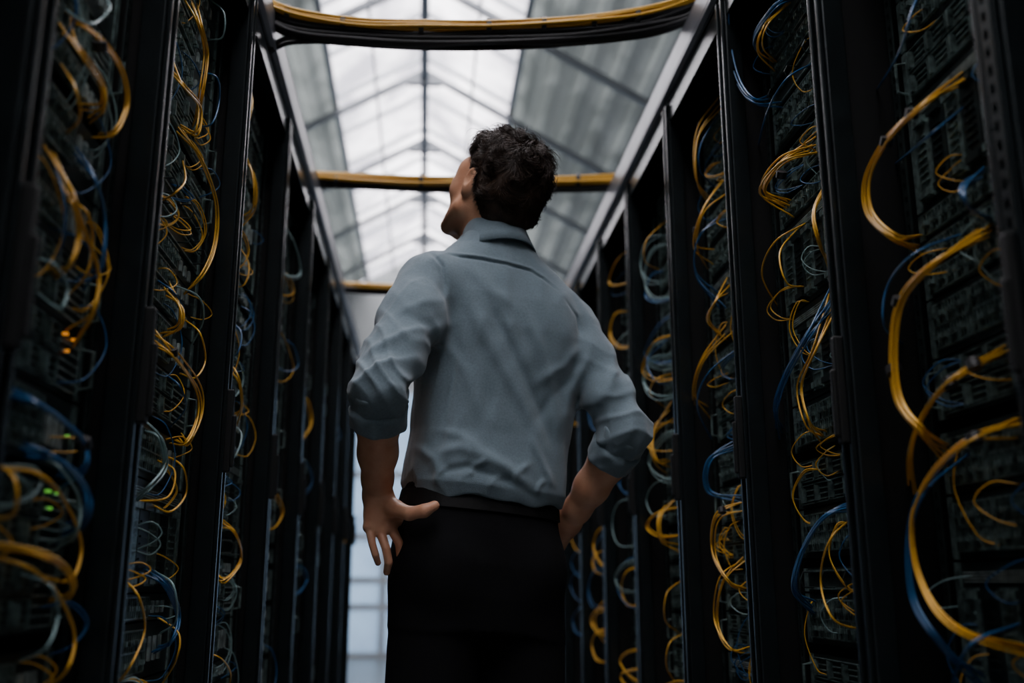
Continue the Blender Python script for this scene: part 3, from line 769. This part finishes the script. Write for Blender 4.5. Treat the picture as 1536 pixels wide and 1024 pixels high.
def fold(pts,w,A,Yp=1.84):
    P=[at(px,py,Yp) for px,py in pts]; best=None
    tot=len(P)-1
    for i in range(tot):
        ax_,az=P[i].x,P[i].z; bx,bz=P[i+1].x-ax_,P[i+1].z-az; L=bx*bx+bz*bz
        t=np.clip(((X-ax_)*bx+(Z-az)*bz)/L,0,1); dd=np.sqrt((X-ax_-t*bx)**2+(Z-az-t*bz)**2)
        g=(i+t)/tot; e=np.clip(np.minimum(g,1-g)*3.5,0,1); e=e*e*(3-2*e)
        v=A*np.exp(-(dd/w)**2)*e; best=v if best is None else (np.maximum(best,v) if A>0 else np.minimum(best,v))
    return best
D=0
for pts,w,A in [
 ([(690,430),(735,520),(785,605),(835,705)],.013,.0050),([(720,430),(765,520),(812,610),(842,690)],.010,-.0045),
 ([(770,430),(812,520),(838,610),(848,690)],.013,.0050),([(668,450),(662,530),(645,610),(628,700)],.014,.0050),
 ([(684,470),(682,560),(668,640),(650,700)],.010,-.0045),([(620,690),(690,672),(750,700),(815,740)],.011,.0060),
 ([(625,715),(700,702),(760,722),(825,752)],.008,-.0050),([(640,640),(690,655),(740,690),(790,715)],.010,.0045),
 ([(884,500),(850,545),(800,575)],.011,.0055),([(886,525),(862,580),(850,650)],.011,.0055),([(880,545),(830,590),(790,650)],.010,-.004),
 ([(655,500),(700,560),(725,640)],.012,.0035),([(655,395),(662,430),(664,470)],.009,-.004),
 ([(700,395),(740,440),(790,470)],.012,.0025),([(742,540),(748,600),(740,660)],.011,.003),([(790,640),(815,690),(836,735)],.008,.005),
 ([(615,660),(650,690),(660,720)],.008,.006),([(700,720),(712,700),(735,690)],.006,.0045),([(770,735),(776,710),(800,690)],.006,.0045),
 ([(650,730),(656,712),(672,700)],.006,.0045),([(730,738),(738,722),(752,712)],.006,.004),([(805,745),(810,728),(822,715)],.005,.004),
 ([(640,372),(664,405),(668,450)],.0034,-.004),([(655,380),(720,386),(800,398),(848,430)],.003,-.0045),([(655,375),(720,381),(800,393),(848,424)],.003,.0025),([(846,432),(872,462),(878,495)],.0034,-.003)]:
    D=D+fold(pts,w,A)
def armw(S_,E_,amp,ph):
    a,b=S_,E_; ba=b-a; L=float(np.sqrt(ba@ba)); u=ba/L
    t=((X-a[0])*u[0]+(Y_-a[1])*u[1]+(Z-a[2])*u[2]); x,y,z=X-a[0]-t*u[0],Y_-a[1]-t*u[1],Z-a[2]-t*u[2]
    rad=np.sqrt(x*x+y*y+z*z); inside=np.clip((.085-rad)/.02,0,1)*np.clip(t/.08,0,1)*np.clip((L+.06-t)/.03,0,1)
    w=np.clip(t/L,0,1)**1.3
    s1=np.sin(t*36+(x*38+y*24)+nz(X,Y_,Z,24,0)*1.4+ph); s2=np.sin(t*60-(x*40-y*26)+nz(X,Y_,Z,30,1)*1.5+ph)
    r1=np.exp(-(s1/.65)**2); r2=np.exp(-(s2/.55)**2)
    return inside*((.22+.78*w)*(r1-.4)*amp+w*(r2-.4)*amp*.6)
D=D+armw(Sl,El,.0075,0.)+armw(Sr,Er,.0068,1.5)
n1=nz(X,Y_*1.,Z*.55,34,1); n3=nz(X,Y_,Z*.5,70,0)
D=D+.0028*np.exp(-(n1/.5)**2)+.0014*np.exp(-(n3/.45)**2)+.0008*nz(X,Y_,Z*.7,80,2)
G.F=(G.F-D.astype(np.float32)+.0025).astype(np.float32)
shirt,sv,sq=G.mesh('shirt',M['shirt'],body,PO); del G,D
sm=shirt.modifiers.new('smooth','SMOOTH'); sm.factor=.5; sm.iterations=1
def collar():
    m=MB(); nseg=48; c0=A3(742,366,1.955)
    axt=np.array([-.10,.16,1.]); axt/=np.linalg.norm(axt); u=np.cross(np.array([0,1.,0]),axt); u/=np.linalg.norm(u); v=np.cross(axt,u)
    prof=[(-.034,.0905),(-.014,.0840),(.018,.0750),(.036,.0690),(.042,.0660),(.035,.0635),(.0,.063)]
    for i in range(nseg+1):
        a=R(112)+2*math.pi*i/nseg*(.93)
        back=.5-.5*math.cos(2*math.pi*i/nseg)
        for (hh,rr_) in prof:
            h2=hh-.012*(1-back) if hh>0 else hh-.006*(1-back)
            wob=1+.01*math.sin(a*5)
            m.v.append(tuple(c0+u*(math.cos(a)*rr_*.93*wob)+v*(math.sin(a)*rr_*wob)+axt*h2))
    k=len(prof)
    for i in range(nseg):
        for j in range(k-1): m.f.append((i*k+j,(i+1)*k+j,(i+1)*k+j+1,i*k+j+1))
    ob=m.build('collar',M['shirt'],shirt,PO,smooth=True)
    s_=ob.modifiers.new('solid','SOLIDIFY'); s_.thickness=.003
collar()
for (E_,W_,t0,t1,r0,r1,sd) in ((El,Wl,.0,.34,.0515,.0475,0),(Er,Wr,.0,.32,.0480,.045,1)):
    a=lerp(E_,W_,t0); b=lerp(E_,W_,t1); u=Vector(b-a); L=u.length; u.normalize(); e1=Vector((0,0,1)).cross(u) if abs(u.z)<.95 else Vector((1,0,0)).cross(u); e1.normalize(); e2=u.cross(e1)
    m=MB(); ns=72
    prof=[(.02,-.010),(.0,-.001),(.12,.0015),(.3,.0),(.42,-.0020),(.46,-.0050),(.50,.0036),(.62,.0044),(.80,.0026),(.93,.0032),(1.0,.0014),(1.005,-.002),(.97,-.0035),(.7,-.004),(.4,-.006)]
    for i in range(ns):
        th=2*math.pi*i/ns
        for (q,dr) in prof:
            wv=.05*math.sin(2*th+1.3+sd)+.03*math.sin(3*th+.5)
            wr_=.0020*math.sin(4*th+q*7+sd)+.0012*math.sin(9*th-q*11)+.0005*math.sin(15*th+q*5)
            rr_=r0+(r1-r0)*q+dr+wr_
            m.v.append(tuple(Vector(a)+u*(L*(q+wv*(.5 if q>.4 else .2)))+e1*(rr_*math.cos(th))+e2*(rr_*math.sin(th))))
    k=len(prof)
    for i in range(ns):
        j=(i+1)%ns
        for q in range(k-1): m.f.append((i*k+q,j*k+q,j*k+q+1,i*k+q+1))
    ob=m.build('cuff',M['shirt'],shirt,PO,smooth=True)
    ss=ob.modifiers.new('sub','SUBSURF'); ss.levels=1; ss.render_levels=1
# ---------------- trousers
G=Grid((-.22,1.70,.03),(.46,2.2,1.10),.005)
pz=np.array([.80,.86,.92,.98,1.03,1.07]); ppx=[714,714,714,716,720,723]
pxx=np.array([pix(p,z_) for p,z_ in zip(ppx,pz)]); pa=np.array([.156,.161,.163,.159,.151,.146]); pb=np.array([.105,.118,.122,.117,.108,.103])
def ptor(X,Y_,Z):
    zt=Z+.09*(X-.11)+0*Y_
    cx=np.interp(zt,pz,pxx); a=np.interp(zt,pz,pa); b=np.interp(zt,pz,pb); x=X-cx; y=Y_-YC
    u=x*br[0]+y*br[1]; v=x*bf[0]+y*bf[1]; q=(np.abs(u/a)**2.3+np.abs(v/b)**2.3)**(1/2.3)
    return np.maximum(np.maximum((q-1)*np.minimum(a,b),zt-1.060),.80-zt).astype(np.float32)
G.op(ptor,(-.2,1.75,.74),(.44,2.15,1.1),.01)
for sd in (-1,1):
    hp,kn,an=leg(sd)
    G.chain([hp+br*sd*-.004,kn,an+np.array([0,0,-.02])],[.092,.074,.066],.02)
    G.ell(hp-bf*.045,(.070,.065,.08),np.array([br,bf,[0,0,1]]),.03)
sl,X,Y_,Z=G.blk((-.22,1.70,.03),(.46,2.2,1.10))
G.F=(np.maximum(G.F,.055-Z)-.0016*(1-np.abs(nz(X,Y_,Z,30,1)))).astype(np.float32)
tro,_,_=G.mesh('trousers',M['trousers'],body,PO); del G
m=MB(); ns=64
for i in range(ns):
    a=2*math.pi*i/ns; ca,sa=math.cos(a),math.sin(a)
    for (z_,rr_) in ((1.014,.0),(1.014,.004),(1.046,.004),(1.046,.0)):
        aa=float(np.interp(z_,pz,pa))+.002+rr_; bb_=float(np.interp(z_,pz,pb))+.002+rr_; cx=float(np.interp(z_,pz,pxx))
        e_=2/2.3; uu=aa*abs(ca)**e_*(1 if ca>0 else -1); vv=bb_*abs(sa)**e_*(1 if sa>0 else -1)
        P=np.array([cx,YC,0])+br*uu+bf*vv; m.v.append((P[0],P[1],z_-.09*(P[0]-.11)))
for i in range(ns):
    j=(i+1)%ns
    for k in range(4): m.f.append((i*4+k,j*4+k,j*4+(k+1)%4,i*4+(k+1)%4))
m.build('belt',M['leather'],tro,PO,smooth=False)
for sd in (-1,1):
    hp,kn,an=leg(sd); G=Grid(tuple(an+np.array([-.2,-.2,-.11])),tuple(an+np.array([.2,.3,.05])),.005)
    bs=np.array([br,bf,[0,0,1]]); base=np.array([an[0],an[1],0])
    G.cone(base+np.array([0,0,.06])-bf*.02,base+bf*.12+np.array([0,0,.045]),.045,.036,.02)
    G.ell(base+bf*.15+np.array([0,0,.032]),(.046,.075,.034),bs,.03)
    G.ell(base+bf*.04+np.array([0,0,.012]),(.048,.155,.014),bs,.008)
    sl,X,Y_,Z=G.blk(an-.3,an+.4); G.F=np.maximum(G.F,(.001-Z)+0*X+0*Y_).astype(np.float32)
    G.mesh('shoe',M['leather'],body,PO)
# ------------------------------------------------------------ light
wd=bpy.data.worlds.new('world'); S.world=wd; wd.use_nodes=True; nt=wd.node_tree; bg=nt.nodes['Background']
bg.inputs[0].default_value=(.86,.88,1,1); bg.inputs[1].default_value=2.3
def area(name,loc,rot,sx,sy,P,col):
    l=bpy.data.lights.new(name,'AREA'); l.shape='RECTANGLE'; l.size=sx; l.size_y=sy; l.energy=P; l.color=col
    o=bpy.data.objects.new(name,l); COL.objects.link(o); o.location=loc; o.rotation_euler=rot; return o
area('overcast_sky_above_roof',(RX,4.6,5.6),(0,0,0),2.6,17.2,1900,(.985,.98,.98))
area('daylight_outside_window',(0,13.9,1.9),(R(-90),0,0),5.2,3.6,230,(.86,.94,1))
print('objs',len(bpy.data.objects),'cables',len(CAB),'bulk',len(BULK))
